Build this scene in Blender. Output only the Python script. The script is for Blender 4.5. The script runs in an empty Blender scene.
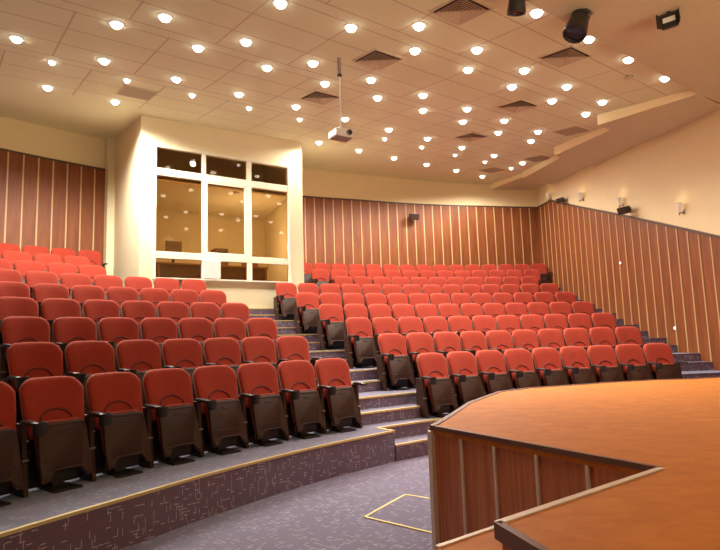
import bpy, bmesh, math, random
from mathutils import Vector, Matrix
random.seed(4)
sc = bpy.context.scene
COL = sc.collection
PI = math.pi
EYE = 1.45
# ------------------------------------------------------------------ camera
F_PX, PITCH, ROLL = 550.75, 0.114916, 0.032034
cr, sr, cp, sp = math.cos(ROLL), math.sin(ROLL), math.cos(PITCH), math.sin(PITCH)
V = Vector((0, -sp, cp)); FW = Vector((0, cp, sp)); X = Vector((1, 0, 0))
RT = X * cr - V * sr
UP = X * sr + V * cr
cam_d = bpy.data.cameras.new('camera')
cam = bpy.data.objects.new('camera', cam_d); COL.objects.link(cam)
M = Matrix((RT, UP, -FW)).transposed().to_4x4(); M.translation = Vector((0, 0, EYE))
cam.matrix_world = M
cam_d.sensor_fit = 'HORIZONTAL'; cam_d.sensor_width = 36; cam_d.lens = F_PX / 720 * 36
cam_d.clip_start = 0.05; cam_d.clip_end = 200
sc.camera = cam

# ------------------------------------------------------------------ hall layout (metres)
CX, CY = 6.937, -1.993          # centre of the seating arcs
R1, DR = 11.631, 0.9728         # back-top radius of row one, row spacing
P = 0.54                        # seat pitch
T1, RISE = 0.35, 0.303          # first tier level, rise per row
RB = 20.1                       # back wall radius
def rowR(n): return R1 + DR * (n - 1)
def T(n): return T1 + RISE * (n - 1)
def edgeR(n): return rowR(n) - 0.77
def pol(r, th, z=0.0): return Vector((CX + r * math.sin(th), CY + r * math.cos(th), z))
def wall_x(y): return 6.6 - 0.08 * (y - 10.5)      # plan line of the right wall
def wall_th(r):
    lo, hi = -0.4, 0.3
    for _ in range(40):
        m = (lo + hi) / 2; p = pol(r, m)
        if p.x < wall_x(p.y): lo = m
        else: hi = m
    return lo
def interp(x, pts):
    if x <= pts[0][0]: return pts[0][1]
    for (a, b), (c, d) in zip(pts, pts[1:]):
        if x <= c: return b + (d - b) * (x - a) / (c - a)
    return pts[-1][1]
def smooth(t): t = max(0, min(1, t)); return t * t * (3 - 2 * t)
def ceil_z(x, y):
    z = EYE + 3.37 + 0.1 * y - 0.04 * x
    dx, dy = x - CX, y - CY
    r = math.hypot(dx, dy); th = math.atan2(dx, dy)
    b = interp(th, [(-0.95, .34), (-0.82, .28), (-0.71, .18), (-0.44, .13), (-0.3, .06), (-0.2, 0)])
    return z + b * smooth((r - 17.2) / 2.9)

# ------------------------------------------------------------------ node helpers
def mat(name):
    m = bpy.data.materials.new(name); m.use_nodes = True
    nt = m.node_tree; b = nt.nodes['Principled BSDF']
    return m, nt, b
def simple(name, col, rough=0.5, metal=0.0, spec=0.5, noise=0.0, nscale=30, bump=0.0, sheen=0.0):
    m, nt, b = mat(name)
    b.inputs['Base Color'].default_value = (*col, 1)
    b.inputs['Roughness'].default_value = rough
    b.inputs['Metallic'].default_value = metal
    b.inputs['Specular IOR Level'].default_value = spec
    if sheen: b.inputs['Sheen Weight'].default_value = sheen; b.inputs['Sheen Roughness'].default_value = .4; b.inputs['Sheen Tint'].default_value = (1, .55, .4, 1)
    tc = nt.nodes.new('ShaderNodeTexCoord')
    if noise or bump:
        n = nt.nodes.new('ShaderNodeTexNoise'); n.inputs['Scale'].default_value = nscale; n.inputs['Detail'].default_value = 4
        nt.links.new(tc.outputs['Object'], n.inputs['Vector'])
        if noise:
            mx = nt.nodes.new('ShaderNodeMix'); mx.data_type = 'RGBA'
            mx.inputs[6].default_value = (*[c * (1 - noise) for c in col], 1)
            mx.inputs[7].default_value = (*[min(1, c * (1 + noise)) for c in col], 1)
            nt.links.new(n.outputs['Fac'], mx.inputs[0]); nt.links.new(mx.outputs[2], b.inputs['Base Color'])
        if bump:
            bp = nt.nodes.new('ShaderNodeBump'); bp.inputs['Strength'].default_value = bump; bp.inputs['Distance'].default_value = .01
            nt.links.new(n.outputs['Fac'], bp.inputs['Height']); nt.links.new(bp.outputs['Normal'], b.inputs['Normal'])
    return m
def math_node(nt, op, a, b=None, c=None):
    n = nt.nodes.new('ShaderNodeMath'); n.operation = op
    for i, v in enumerate((a, b, c)):
        if v is None: continue
        if isinstance(v, (int, float)): n.inputs[i].default_value = v
        else: nt.links.new(v, n.inputs[i])
    return n.outputs[0]

def carpet_material():
    m, nt, b = mat('carpet')
    tc = nt.nodes.new('ShaderNodeTexCoord'); sep = nt.nodes.new('ShaderNodeSeparateXYZ')
    nt.links.new(tc.outputs['UV'], sep.inputs[0])
    u, v = sep.outputs[0], sep.outputs[1]
    def dashes(a, bb, sa, sb, thr, seed, width):
        A = math_node(nt, 'MULTIPLY', a, sa); B = math_node(nt, 'MULTIPLY', bb, sb)
        fb = math_node(nt, 'FLOOR', B)
        wn0 = nt.nodes.new('ShaderNodeTexWhiteNoise'); wn0.noise_dimensions = '1D'
        nt.links.new(math_node(nt, 'ADD', fb, seed), wn0.inputs['W'])
        A2 = math_node(nt, 'ADD', A, math_node(nt, 'MULTIPLY', wn0.outputs[0], 7.3))
        fa = math_node(nt, 'FLOOR', A2)
        cv = nt.nodes.new('ShaderNodeCombineXYZ'); nt.links.new(fa, cv.inputs[0]); nt.links.new(fb, cv.inputs[1]); cv.inputs[2].default_value = seed
        wn = nt.nodes.new('ShaderNodeTexWhiteNoise'); wn.noise_dimensions = '3D'; nt.links.new(cv.outputs[0], wn.inputs['Vector'])
        on = math_node(nt, 'GREATER_THAN', wn.outputs['Value'], thr)
        fr = math_node(nt, 'FRACT', B)
        band = math_node(nt, 'MULTIPLY', math_node(nt, 'GREATER_THAN', fr, .5 - width), math_node(nt, 'LESS_THAN', fr, .5 + width))
        ga = math_node(nt, 'FRACT', A2)
        gap = math_node(nt, 'MULTIPLY', math_node(nt, 'GREATER_THAN', ga, .08), math_node(nt, 'LESS_THAN', ga, .92))
        return math_node(nt, 'MULTIPLY', on, math_node(nt, 'MULTIPLY', band, gap))
    d1 = dashes(u, v, 17, 40, .86, 3.0, .12)
    d2 = dashes(v, u, 17, 40, .86, 17.0, .12)
    d = math_node(nt, 'MAXIMUM', d1, d2)
    nz = nt.nodes.new('ShaderNodeTexNoise'); nz.inputs['Scale'].default_value = 90; nz.inputs['Detail'].default_value = 3
    nt.links.new(tc.outputs['UV'], nz.inputs['Vector'])
    base = nt.nodes.new('ShaderNodeMix'); base.data_type = 'RGBA'
    base.inputs[6].default_value = (.078, .034, .046, 1); base.inputs[7].default_value = (.21, .112, .140, 1)
    nt.links.new(nz.outputs['Fac'], base.inputs[0])
    mx = nt.nodes.new('ShaderNodeMix'); mx.data_type = 'RGBA'
    nt.links.new(d, mx.inputs[0]); nt.links.new(base.outputs[2], mx.inputs[6]); mx.inputs[7].default_value = (.47, .40, .45, 1)
    nt.links.new(mx.outputs[2], b.inputs['Base Color'])
    b.inputs['Roughness'].default_value = .9
    b.inputs['Specular IOR Level'].default_value = .25
    b.inputs['Sheen Weight'].default_value = .8; b.inputs['Sheen Roughness'].default_value = .55; b.inputs['Sheen Tint'].default_value = (.45, .66, 1, 1)
    bp = nt.nodes.new('ShaderNodeBump'); bp.inputs['Strength'].default_value = .35; bp.inputs['Distance'].default_value = .01
    nt.links.new(nz.outputs['Fac'], bp.inputs['Height']); nt.links.new(bp.outputs['Normal'], b.inputs['Normal'])
    return m
def wood_material(name, c0, c1, sx, sy, sz, rough, coord='Object', spec=.4):
    m, nt, b = mat(name)
    tc = nt.nodes.new('ShaderNodeTexCoord'); mp = nt.nodes.new('ShaderNodeMapping')
    mp.inputs['Scale'].default_value = (sx, sy, sz)
    nt.links.new(tc.outputs[coord], mp.inputs['Vector'])
    n = nt.nodes.new('ShaderNodeTexNoise'); n.inputs['Scale'].default_value = 1; n.inputs['Detail'].default_value = 7; n.inputs['Roughness'].default_value = .62; n.inputs['Distortion'].default_value = .6
    nt.links.new(mp.outputs[0], n.inputs['Vector'])
    rp = nt.nodes.new('ShaderNodeValToRGB'); rp.color_ramp.elements[0].color = (*c0, 1); rp.color_ramp.elements[1].color = (*c1, 1)
    rp.color_ramp.elements[0].position = .3; rp.color_ramp.elements[1].position = .7
    nt.links.new(n.outputs['Fac'], rp.inputs[0]); nt.links.new(rp.outputs[0], b.inputs['Base Color'])
    b.inputs['Roughness'].default_value = rough; b.inputs['Specular IOR Level'].default_value = spec
    return m
G38 = math.radians(38)
def ceiling_material():
    m, nt, b = mat('ceiling_tiles')
    tc = nt.nodes.new('ShaderNodeTexCoord'); sep = nt.nodes.new('ShaderNodeSeparateXYZ')
    nt.links.new(tc.outputs['UV'], sep.inputs[0])
    u, v = sep.outputs[0], sep.outputs[1]
    vv = math_node(nt, 'DIVIDE', math_node(nt, 'SUBTRACT', v, 3.36), 1.9)
    k = math_node(nt, 'FLOOR', vv)
    fv = math_node(nt, 'MULTIPLY', math_node(nt, 'FRACT', vv), 1.9)
    uu = math_node(nt, 'ADD', math_node(nt, 'SUBTRACT', u, 5.31), math_node(nt, 'MULTIPLY', k, .58))
    fu = math_node(nt, 'MULTIPLY', math_node(nt, 'FRACT', math_node(nt, 'DIVIDE', uu, 1.16)), 1.16)
    w = .011
    def near(x, c): return math_node(nt, 'LESS_THAN', math_node(nt, 'ABSOLUTE', math_node(nt, 'SUBTRACT', x, c)), w)
    lines = near(fv, .02)
    for c in (.57, 1.14, 1.70): lines = math_node(nt, 'MAXIMUM', lines, near(fv, c))
    cross = math_node(nt, 'MULTIPLY', near(fu, .58), math_node(nt, 'LESS_THAN', fv, 1.70))
    lines = math_node(nt, 'MAXIMUM', lines, cross)
    lim = math_node(nt, 'LESS_THAN', v, 10.6)
    lines = math_node(nt, 'MULTIPLY', lines, lim)
    nz = nt.nodes.new('ShaderNodeTexNoise'); nz.inputs['Scale'].default_value = 26; nz.inputs['Detail'].default_value = 3
    nt.links.new(tc.outputs['UV'], nz.inputs['Vector'])
    base = nt.nodes.new('ShaderNodeMix'); base.data_type = 'RGBA'
    base.inputs[6].default_value = (.76, .73, .47, 1); base.inputs[7].default_value = (.83, .80, .53, 1)
    nt.links.new(nz.outputs['Fac'], base.inputs[0])
    mx = nt.nodes.new('ShaderNodeMix'); mx.data_type = 'RGBA'
    nt.links.new(lines, mx.inputs[0]); nt.links.new(base.outputs[2], mx.inputs[6]); mx.inputs[7].default_value = (.58, .48, .32, 1)
    nt.links.new(mx.outputs[2], b.inputs['Base Color']); b.inputs['Roughness'].default_value = .85
    bp = nt.nodes.new('ShaderNodeBump'); bp.inputs['Strength'].default_value = .5; bp.inputs['Distance'].default_value = .01; bp.invert = True
    nt.links.new(lines, bp.inputs['Height']); nt.links.new(bp.outputs['Normal'], b.inputs['Normal'])
    return m
def glass_material():
    m = bpy.data.materials.new('tinted_glass'); m.use_nodes = True; nt = m.node_tree
    for n in list(nt.nodes): nt.nodes.remove(n)
    o = nt.nodes.new('ShaderNodeOutputMaterial'); t = nt.nodes.new('ShaderNodeBsdfTransparent'); t.inputs[0].default_value = (.82, .68, .50, 1)
    g = nt.nodes.new('ShaderNodeBsdfGlossy'); g.inputs[0].default_value = (1, .95, .9, 1); g.inputs['Roughness'].default_value = .015
    fr = nt.nodes.new('ShaderNodeFresnel'); fr.inputs['IOR'].default_value = 1.55
    mx = nt.nodes.new('ShaderNodeMixShader')
    f2 = math_node(nt, 'MULTIPLY', fr.outputs[0], .55)
    nt.links.new(f2, mx.inputs[0]); nt.links.new(t.outputs[0], mx.inputs[1]); nt.links.new(g.outputs[0], mx.inputs[2]); nt.links.new(mx.outputs[0], o.inputs[0])
    return m
def emit(name, col, s):
    m, nt, b = mat(name)
    b.inputs['Base Color'].default_value = (.9, .88, .84, 1)
    b.inputs['Emission Color'].default_value = (*col, 1); b.inputs['Emission Strength'].default_value = s
    return m

MAT = dict(
    carpet=carpet_material(),
    nosing=simple('brass_nosing', (.62, .47, .20), .4, .3, noise=.15),
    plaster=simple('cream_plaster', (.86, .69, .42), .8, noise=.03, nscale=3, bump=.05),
    booth=simple('booth_plaster', (.88, .77, .51), .75, noise=.02, nscale=3, bump=.04),
    panel=wood_material('wall_wood', (.175, .044, .012), (.29, .085, .023), 9, 9, .9, .5),
    batten=simple('pale_batten', (.58, .38, .18), .5, noise=.08),
    rail=simple('dark_rail', (.10, .045, .03), .5, noise=.1),
    ceiling=ceiling_material(),
    soffit=simple('smooth_soffit', (.64, .54, .36), .85, noise=.06, nscale=12),
    frame=simple('cream_window_frame', (.88, .82, .64), .4, noise=.02),
    glass=glass_material(),
    fabric=simple('red_velour', (.35, .040, .021), .85, noise=.25, nscale=60, bump=.15, sheen=.45, spec=.2),
    piping=simple('dark_red_piping', (.12, .012, .008), .7, noise=.1),
    plastic=simple('brown_black_plastic', (.044, .018, .011), .5, spec=.3, noise=.15, nscale=40, bump=.05),
    black=simple('black_plastic', (.022, .016, .014), .42, noise=.15, nscale=40),
    steel=simple('steel', (.32, .25, .20), .4, .6, noise=.08),
    stage_top=wood_material('stage_floor_wood', (.40, .115, .012), (.53, .180, .024), 7, 11, 3, .6, spec=.22),
    stage_side=wood_material('stage_mahogany', (.36, .105, .045), (.60, .22, .095), 34, 34, 1.5, .38),
    alu=simple('aluminium_trim', (.62, .50, .42), .45, .2, noise=.05),
    darktrim=simple('dark_edge_trim', (.13, .05, .03), .45, noise=.1),
    tape=simple('yellow_tape', (.70, .58, .22), .6, noise=.08),
    white=simple('white_plastic', (.80, .77, .72), .4, noise=.03),
    grey=simple('grey_plastic', (.30, .25, .21), .5, noise=.1),
    vent=simple('vent_metal', (.62, .50, .33), .5, .1, noise=.05),
    ventdark=simple('vent_dark', (.07, .04, .03), .7, noise=.1),
    deskwood=simple('desk_wood', (.20, .11, .06), .5, noise=.1),
    bars=simple('grille_bar', (.38, .29, .18), .6, noise=.05),
    grille=simple('brown_grille', (.50, .40, .25), .6, noise=.05),
    lamp=emit('lamp_glow', (1, .95, .86), 7),
    sconce=emit('sconce_glass', (1, .86, .62), .03),
    marker=emit('marker_glow', (1, .95, .85), 6),
    card=simple('cardboard', (.42, .24, .10), .8, noise=.1),
    lens=simple('lens_glass', (.02, .02, .03), .08, noise=.1),
)

# ------------------------------------------------------------------ mesh helpers
class MB:
    def __init__(s): s.v = []; s.f = []; s.m = []; s.uv = []
    def add(s, vs, fs, mi=0, uvs=None):
        o = len(s.v); s.v += [tuple(v) for v in vs]
        for i, f in enumerate(fs):
            s.f.append([o + k for k in f]); s.m.append(mi)
            s.uv.append(uvs[i] if uvs else None)
        return s
    def quad(s, a, b, c, d, mi=0, uv=None): return s.add([a, b, c, d], [(0, 1, 2, 3)], mi, [uv] if uv else None)
    def box(s, c, size, mi=0, rot=None, taper=1.0):
        hx, hy, hz = [k / 2 for k in size]
        vs = []
        for z, t in ((-hz, 1.0), (hz, taper)):
            for x, y in ((-hx, -hy), (hx, -hy), (hx, hy), (-hx, hy)):
                p = Vector((x * t, y * t, z))
                if rot is not None: p = rot @ p
                vs.append(p + Vector(c))
        return s.add(vs, [(3, 2, 1, 0), (4, 5, 6, 7), (0, 1, 5, 4), (1, 2, 6, 5), (2, 3, 7, 6), (3, 0, 4, 7)], mi)
    def loft(s, rings, mi=0, cap0=True, cap1=True, closed=True):
        n = len(rings[0]); vs = [p for r in rings for p in r]; fs = []
        for i in range(len(rings) - 1):
            for j in range(n if closed else n - 1):
                k = (j + 1) % n
                fs.append((i * n + j, i * n + k, (i + 1) * n + k, (i + 1) * n + j))
        if cap0: fs.append(tuple(range(n - 1, -1, -1)))
        if cap1: fs.append(tuple(range((len(rings) - 1) * n, len(rings) * n)))
        return s.add(vs, fs, mi)
    def cyl(s, a, b, r0, r1=None, n=12, mi=0):
        a, b = Vector(a), Vector(b); r1 = r0 if r1 is None else r1
        d = (b - a).normalized(); q = d.to_track_quat('Z', 'Y')
        ring = lambda c, r: [c + q @ Vector((r * math.cos(2 * PI * k / n), r * math.sin(2 * PI * k / n), 0)) for k in range(n)]
        return s.loft([ring(a, r0), ring(b, r1)], mi)
    def lathe(s, prof, n=16, mi=0, mat4=None, cap0=True, cap1=True):
        rings = []
        for r, z in prof:
            ring = [Vector((r * math.cos(2 * PI * k / n), r * math.sin(2 * PI * k / n), z)) for k in range(n)]
            if mat4 is not None: ring = [mat4 @ p for p in ring]
            rings.append(ring)
        return s.loft(rings, mi, cap0, cap1)
    def tube(s, pts, r, n=6, mi=0):
        rings = []
        for i, p in enumerate(pts):
            p = Vector(p); a = Vector(pts[max(0, i - 1)]); b = Vector(pts[min(len(pts) - 1, i + 1)])
            q = (b - a).normalized().to_track_quat('Z', 'Y')
            rings.append([p + q @ Vector((r * math.cos(2 * PI * k / n), r * math.sin(2 * PI * k / n), 0)) for k in range(n)])
        return s.loft(rings, mi)
    def prism(s, poly, z0, z1, mi=0):
        n = len(poly)
        z0f = z0 if callable(z0) else (lambda x, y: z0)
        z1f = z1 if callable(z1) else (lambda x, y: z1)
        lo = [(x, y, z0f(x, y)) for x, y in poly]; hi = [(x, y, z1f(x, y)) for x, y in poly]
        return s.loft([lo, hi], mi)
    def mesh(s, name, mats, smooth_=False, bevel=0.0, fix=True, segs=2):
        me = bpy.data.meshes.new(name)
        me.from_pydata([tuple(v) for v in s.v], [], s.f)
        for m in mats: me.materials.append(m)
        me.polygons.foreach_set('material_index', s.m)
        if any(u is not None for u in s.uv):
            lay = me.uv_layers.new(name='UVMap')
            for poly, u in zip(me.polygons, s.uv):
                if u is None: continue
                for li, c in zip(poly.loop_indices, u): lay.data[li].uv = c
        bm = bmesh.new(); bm.from_mesh(me)
        if fix: bmesh.ops.recalc_face_normals(bm, faces=bm.faces)
        if bevel:
            es = [e for e in bm.edges if len(e.link_faces) == 2 and e.calc_face_angle(0) > .6]
            bmesh.ops.bevel(bm, geom=es, offset=bevel, segments=segs, affect='EDGES', profile=.5, clamp_overlap=True)
        bm.to_mesh(me); bm.free()
        if smooth_:
            me.shade_smooth()
            me.set_sharp_from_angle(angle=math.radians(45))
        return me
    def build(s, name, mats, parent=None, smooth_=False, bevel=0.0, fix=True):
        if not isinstance(mats, (list, tuple)): mats = [mats]
        return link(name, s.mesh(name, mats, smooth_, bevel, fix), parent)
def link(name, data, parent=None, loc=None, rz=0):
    o = bpy.data.objects.new(name, data); COL.objects.link(o)
    if parent is not None: o.parent = parent
    if loc is not None: o.location = loc
    o.rotation_euler[2] = rz
    return o
def tag(o, label=None, cat=None, group=None, kind=None):
    if label: o['label'] = label
    if cat: o['category'] = cat
    if group: o['group'] = group
    if kind: o['kind'] = kind
    return o
def empty(name, loc, rz, label, cat, group=None):
    o = bpy.data.objects.new(name, None); COL.objects.link(o); o.location = loc; o.rotation_euler[2] = rz
    o.empty_display_size = .1
    return tag(o, label, cat, group)
def structure(o): o['kind'] = 'structure'; return o
def kids(o): return [c for c in bpy.data.objects if c.parent == o]

# ------------------------------------------------------------------ pixel ray (camera model, used for placing things measured on the photo)
def ray(px, py):
    uu = (px - 360) / F_PX; vv = (275 - py) / F_PX
    return FW + RT * uu + UP * vv
EYEV = Vector((0, 0, EYE))
def on_ceiling(px, py):
    d = ray(px, py); s = 3.37 / (d.z - .1 * d.y + .04 * d.x)
    for _ in range(20):
        p = EYEV + d * s
        s -= (p.z - ceil_z(p.x, p.y)) / (d.z - .1 * d.y + .04 * d.x)
    return EYEV + d * s
def on_wall(px, py):
    d = ray(px, py); s = (6.6 + .84) / (d.x + .08 * d.y); return EYEV + d * s
def on_z(px, py, z):
    d = ray(px, py); return EYEV + d * ((z - EYE) / d.z)
def on_r(px, py, r):
    d = ray(px, py); a = d.x ** 2 + d.y ** 2; b = -2 * (d.x * CX + d.y * CY); c = CX * CX + CY * CY - r * r
    return EYEV + d * ((-b + math.sqrt(b * b - 4 * a * c)) / (2 * a))

# ================================================================== SETTING
# floor
mb = MB()
x0, x1, y0, y1 = -7.5, 7.4, -1.5, 12.0
N = 24
for i in range(N):
    for j in range(N):
        a, b = x0 + (x1 - x0) * i / N, x0 + (x1 - x0) * (i + 1) / N
        c, d = y0 + (y1 - y0) * j / N, y0 + (y1 - y0) * (j + 1) / N
        g = math.radians(50)
        U = lambda x, y: (x * math.cos(g) + y * math.sin(g), -x * math.sin(g) + y * math.cos(g))
        mb.quad((a, c, 0), (b, c, 0), (b, d, 0), (a, d, 0), 0, [U(a, c), U(b, c), U(b, d), U(a, d)])
structure(mb.build('floor', MAT['carpet'], fix=False))

# tiers -------------------------------------------------------------
def ringblock(mb, r0, r1, th0, th1, z0, z1, step=.03, mi=0):
    """solid block between radii r0(th), r1(th) with UVs following the carpet"""
    f0 = r0 if callable(r0) else (lambda t: r0)
    f1 = r1 if callable(r1) else (lambda t: r1)
    n = max(2, int(abs(th1 - th0) / step))
    rm = 14.0
    for i in range(n):
        a = th0 + (th1 - th0) * i / n; b = th0 + (th1 - th0) * (i + 1) / n
        ra, rb_, qa, qb = f0(a), f0(b), f1(a), f1(b)
        A, B = pol(ra, a), pol(rb_, b); Cc, D = pol(qb, b), pol(qa, a)
        up = lambda p, z: (p.x, p.y, z)
        mb.quad(up(A, z1), up(B, z1), up(Cc, z1), up(D, z1), mi, [(a * rm, ra), (b * rm, rb_), (b * rm, qb), (a * rm, qa)])
        mb.quad(up(A, z0), up(B, z0), up(B, z1), up(A, z1), mi, [(a * rm, ra - z1 + z0), (b * rm, rb_ - z1 + z0), (b * rm, rb_), (a * rm, ra)])
        mb.quad(up(D, z1), up(Cc, z1), up(Cc, z0), up(D, z0), mi, [(a * rm, qa), (b * rm, qb), (b * rm, qb + z1 - z0), (a * rm, qa + z1 - z0)])
    for t, s in ((th0, 1), (th1, -1)):
        A, D = pol(f0(t), t), pol(f1(t), t)
        q = [(A.x, A.y, z0), (A.x, A.y, z1), (D.x, D.y, z1), (D.x, D.y, z0)]
        uv = [(t * rm + z0, f0(t)), (t * rm + z1, f0(t)), (t * rm + z1, f1(t)), (t * rm + z0, f1(t))]
        mb.quad(*q, mi, uv)
def nosing(mb, r, th0, th1, z, w=.026, mi=0, step=.03):
    f = r if callable(r) else (lambda t: r)
    n = max(2, int(abs(th1 - th0) / step)); rings = []
    for i in range(n + 1):
        t = th0 + (th1 - th0) * i / n; q = f(t)
        rings.append([pol(q - .006, t, z - .016), pol(q - .006, t, z + .006), pol(q + w, t, z + .006), pol(q + w, t, z - .004), pol(q + .002, t, z - .004), pol(q + .002, t, z - .016)])
    mb.loft(rings, mi)
TH_AL, TH_AR = -0.648, -0.560       # left aisle between these angles
TH0 = -1.32
e1 = lambda t: interp(t, [(-1.034, 10.645), (-.95, 10.66), (-.889, 10.72), (-.827, 10.765), (-.753, 10.835), (-.685, 10.875), (-.648, 10.915)])
mb = MB()
ringblock(mb, e1, edgeR(2), TH0, TH_AL, 0, T(1))
ringblock(mb, 11.22, edgeR(2), TH_AL, wall_th(11.5), 0, T(1))
for n in range(2, 10):
    ringblock(mb, edgeR(n), edgeR(n + 1) if n < 9 else RB, TH0, wall_th(edgeR(n) + .5), T(n - 1) if n > 1 else 0, T(n))
tiers = structure(mb.build('floor_seating_tiers', MAT['carpet'], fix=False))
mb = MB()
nosing(mb, e1, TH0, TH_AL, T(1))
# corner return of the first tier
a, b = pol(10.915, TH_AL, T(1)), pol(11.22, TH_AL, T(1))
mb.loft([[p + Vector(o) for o in ((.008, .006, -.028), (.008, .006, .006), (-.03, -.02, .006), (-.03, -.02, -.028))] for p in (a, b)])
nosing(mb, 11.22, TH_AL, TH_AR + .05, T(1))
for n in range(2, 8): nosing(mb, edgeR(n), TH_AL - .03, TH_AR + .012, T(n), .04)
mb.build('nosing', MAT['nosing'], tiers)

LS = [-0.9634, -0.9393, -0.9165, -0.8985, -0.8822, -0.8688, -0.8297, -0.8263, -0.8228]
LN = [7, 7, 7, 7, 7, 7, 3, 3, 4]
RS = [-0.5407, -0.5418, -0.5431, -0.5447, -0.5461, -0.5485, -0.4368, -0.4507, -0.4555]
RN = [9, 10, 11, 12, 13, 14, 11, 13, 15]
# aisle half steps
mb = MB(); mn = MB()
ringblock(mb, 10.90, 11.225, TH_AL, TH_AR + .06, 0, .185); nosing(mn, 10.90, TH_AL, TH_AR + .06, .185)
for n in range(2, 8):
    z = T(n) - .152; r = edgeR(n) - .325
    ringblock(mb, r, edgeR(n) + .01, TH_AL - .012, TH_AR + .004, T(n - 1) - .01, z)
    nosing(mn, r, TH_AL - .012, TH_AR + .004, z, .04)
st = structure(mb.build('stairs_left', MAT['carpet'], fix=False)); mn.build('nosing', MAT['nosing'], st)
mb = MB(); mn = MB()
for n in range(2, 10):
    z = T(n) - .152; r = edgeR(n) - .325
    te = RS[n - 2] + (RN[n - 2] - 1) * P / rowR(n - 1) + .33 / rowR(n - 1)
    ringblock(mb, r, edgeR(n) + .01, te, wall_th(r + .2), T(n - 1) - .01, z)
    nosing(mn, r, te, wall_th(r + .2), z, .04)
    nosing(mn, edgeR(n), te, wall_th(edgeR(n) + .1), T(n), .04)
st = structure(mb.build('stairs_right', MAT['carpet'], fix=False)); mn.build('nosing', MAT['carpet'], st)

# back wall ---------------------------------------------------------
TH_END = math.atan2(5.95 - CX, 18.05 - CY)
RBW = RB
zw = lambda t: EYE + interp(t, [(-1.3, 4.55), (-.82, 4.36), (-.71, 4.32), (-.44, 4.28), (-.35, 4.29), (-.25, 4.24), (-.14, 4.21), (-.05, 4.15)])
def arcs(th0, th1, step=.02):
    n = max(2, int((th1 - th0) / step)); return [th0 + (th1 - th0) * i / n for i in range(n + 1)]
def curved_wall(mb, th0, th1, r, zb, zt, thick, mi=0):
    rings = []
    for t in arcs(th0, th1):
        b = zb(t) if callable(zb) else zb; tp = zt(t)
        rings.append([pol(r, t, b), pol(r, t, tp), pol(r + thick, t, tp), pol(r + thick, t, b)])
    mb.loft(rings, mi)
def ceil_at(r): return lambda t: ceil_z(*pol(r, t).xy) + .06
mb = MB(); curved_wall(mb, TH0, TH_END + .03, RBW, 0, ceil_at(RB), .2)
wb = structure(mb.build('wall_back', MAT['plaster']))
mb = MB(); curved_wall(mb, TH0, TH_END, RBW - .03, T(9), zw, .025); mb.build('wood_panelling', MAT['panel'], wb)
mb = MB(); curved_wall(mb, TH0, TH_END, RBW - .05, lambda t: zw(t) - .01, lambda t: zw(t) + .035, .05); mb.build('top_rail', MAT['rail'], wb)
mb = MB()
t = -.42350 - .0151 * 50
while t < TH_END - .004:
    p = pol(RBW - .036, t)
    mb.box((p.x, p.y, (T(9) + zw(t)) / 2), (.030, .014, zw(t) - T(9)), rot=Matrix.Rotation(-t, 3, 'Z')); t += .0151
mb.build('batten', MAT['batten'], wb)

# right wall --------------------------------------------------------
def wp(y, z, off=0): return Vector((wall_x(y) - off, y, z))
YN, YF = 1.0, 18.4
def wood_top(y): return EYE + interp(y, [(8, .93), (10.0, 1.63), (11.7, 2.25), (13.64, 2.94), (15.15, 3.46), (16.9, 4.09), (18.05, 4.13), (18.4, 4.15)])
def slab(mb, ys, zb, zt, off, thick):
    rings = []
    for y in ys:
        b, tp = zb(y), zt(y)
        rings.append([wp(y, b, off), wp(y, tp, off), wp(y, tp, off - thick), wp(y, b, off - thick)])
    mb.loft(rings)
ys = [YN + (YF - YN) * i / 34 for i in range(35)]
mb = MB(); slab(mb, ys, lambda y: 0, lambda y: ceil_z(wall_x(y), y) + .06, 0, .2)
wr = structure(mb.build('wall_right', MAT['plaster']))
ys2 = sorted([1.0, 3, 5, 8, 9, 10, 11.7, 13.64, 15.15, 16.9, 18.05, 18.2])
mb = MB(); slab(mb, ys2, lambda y: 0, wood_top, .03, .029); mb.build('wood_panelling', MAT['panel'], wr)
mb = MB(); slab(mb, ys2, lambda y: wood_top(y) - .01, lambda y: wood_top(y) + .04, .055, .054); mb.build('top_rail', MAT['rail'], wr)
mb = MB(); y = 10.512 - .3135 * 12
while y < 17.95:
    zt = wood_top(y); p = wp(y, zt / 2, .036)
    mb.box(p, (.014, .028, zt), rot=Matrix.Rotation(math.atan(.08), 3, 'Z')); y += .3135
mb.build('batten', MAT['batten'], wr)

# left wall (outside the frame, added to stop world light entering on the left)
LW = math.sin(0)
pA = pol(RB, -1.24); pB = Vector((-7.2, -1.5, 0))
mb = MB()
d = (pA - pB); d.z = 0; nrm = Vector((-d.y, d.x, 0)).normalized() * .2
mb.prism([(pA.x, pA.y), (pB.x, pB.y), (pB.x + nrm.x, pB.y + nrm.y), (pA.x + nrm.x, pA.y + nrm.y)], 0, lambda x, y: ceil_z(x, y) + .05)
structure(mb.build('wall_left_blocker', MAT['plaster']))

mb = MB(); mb.prism([(-7.4, -1.6), (1.4, -1.6), (1.4, -1.4), (-7.4, -1.4)], 0, lambda x, y: ceil_z(x, y) + .05)  # unseen front wall added to cut world light on the left seats
structure(mb.build('wall_front_blocker', MAT['panel']))

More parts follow.
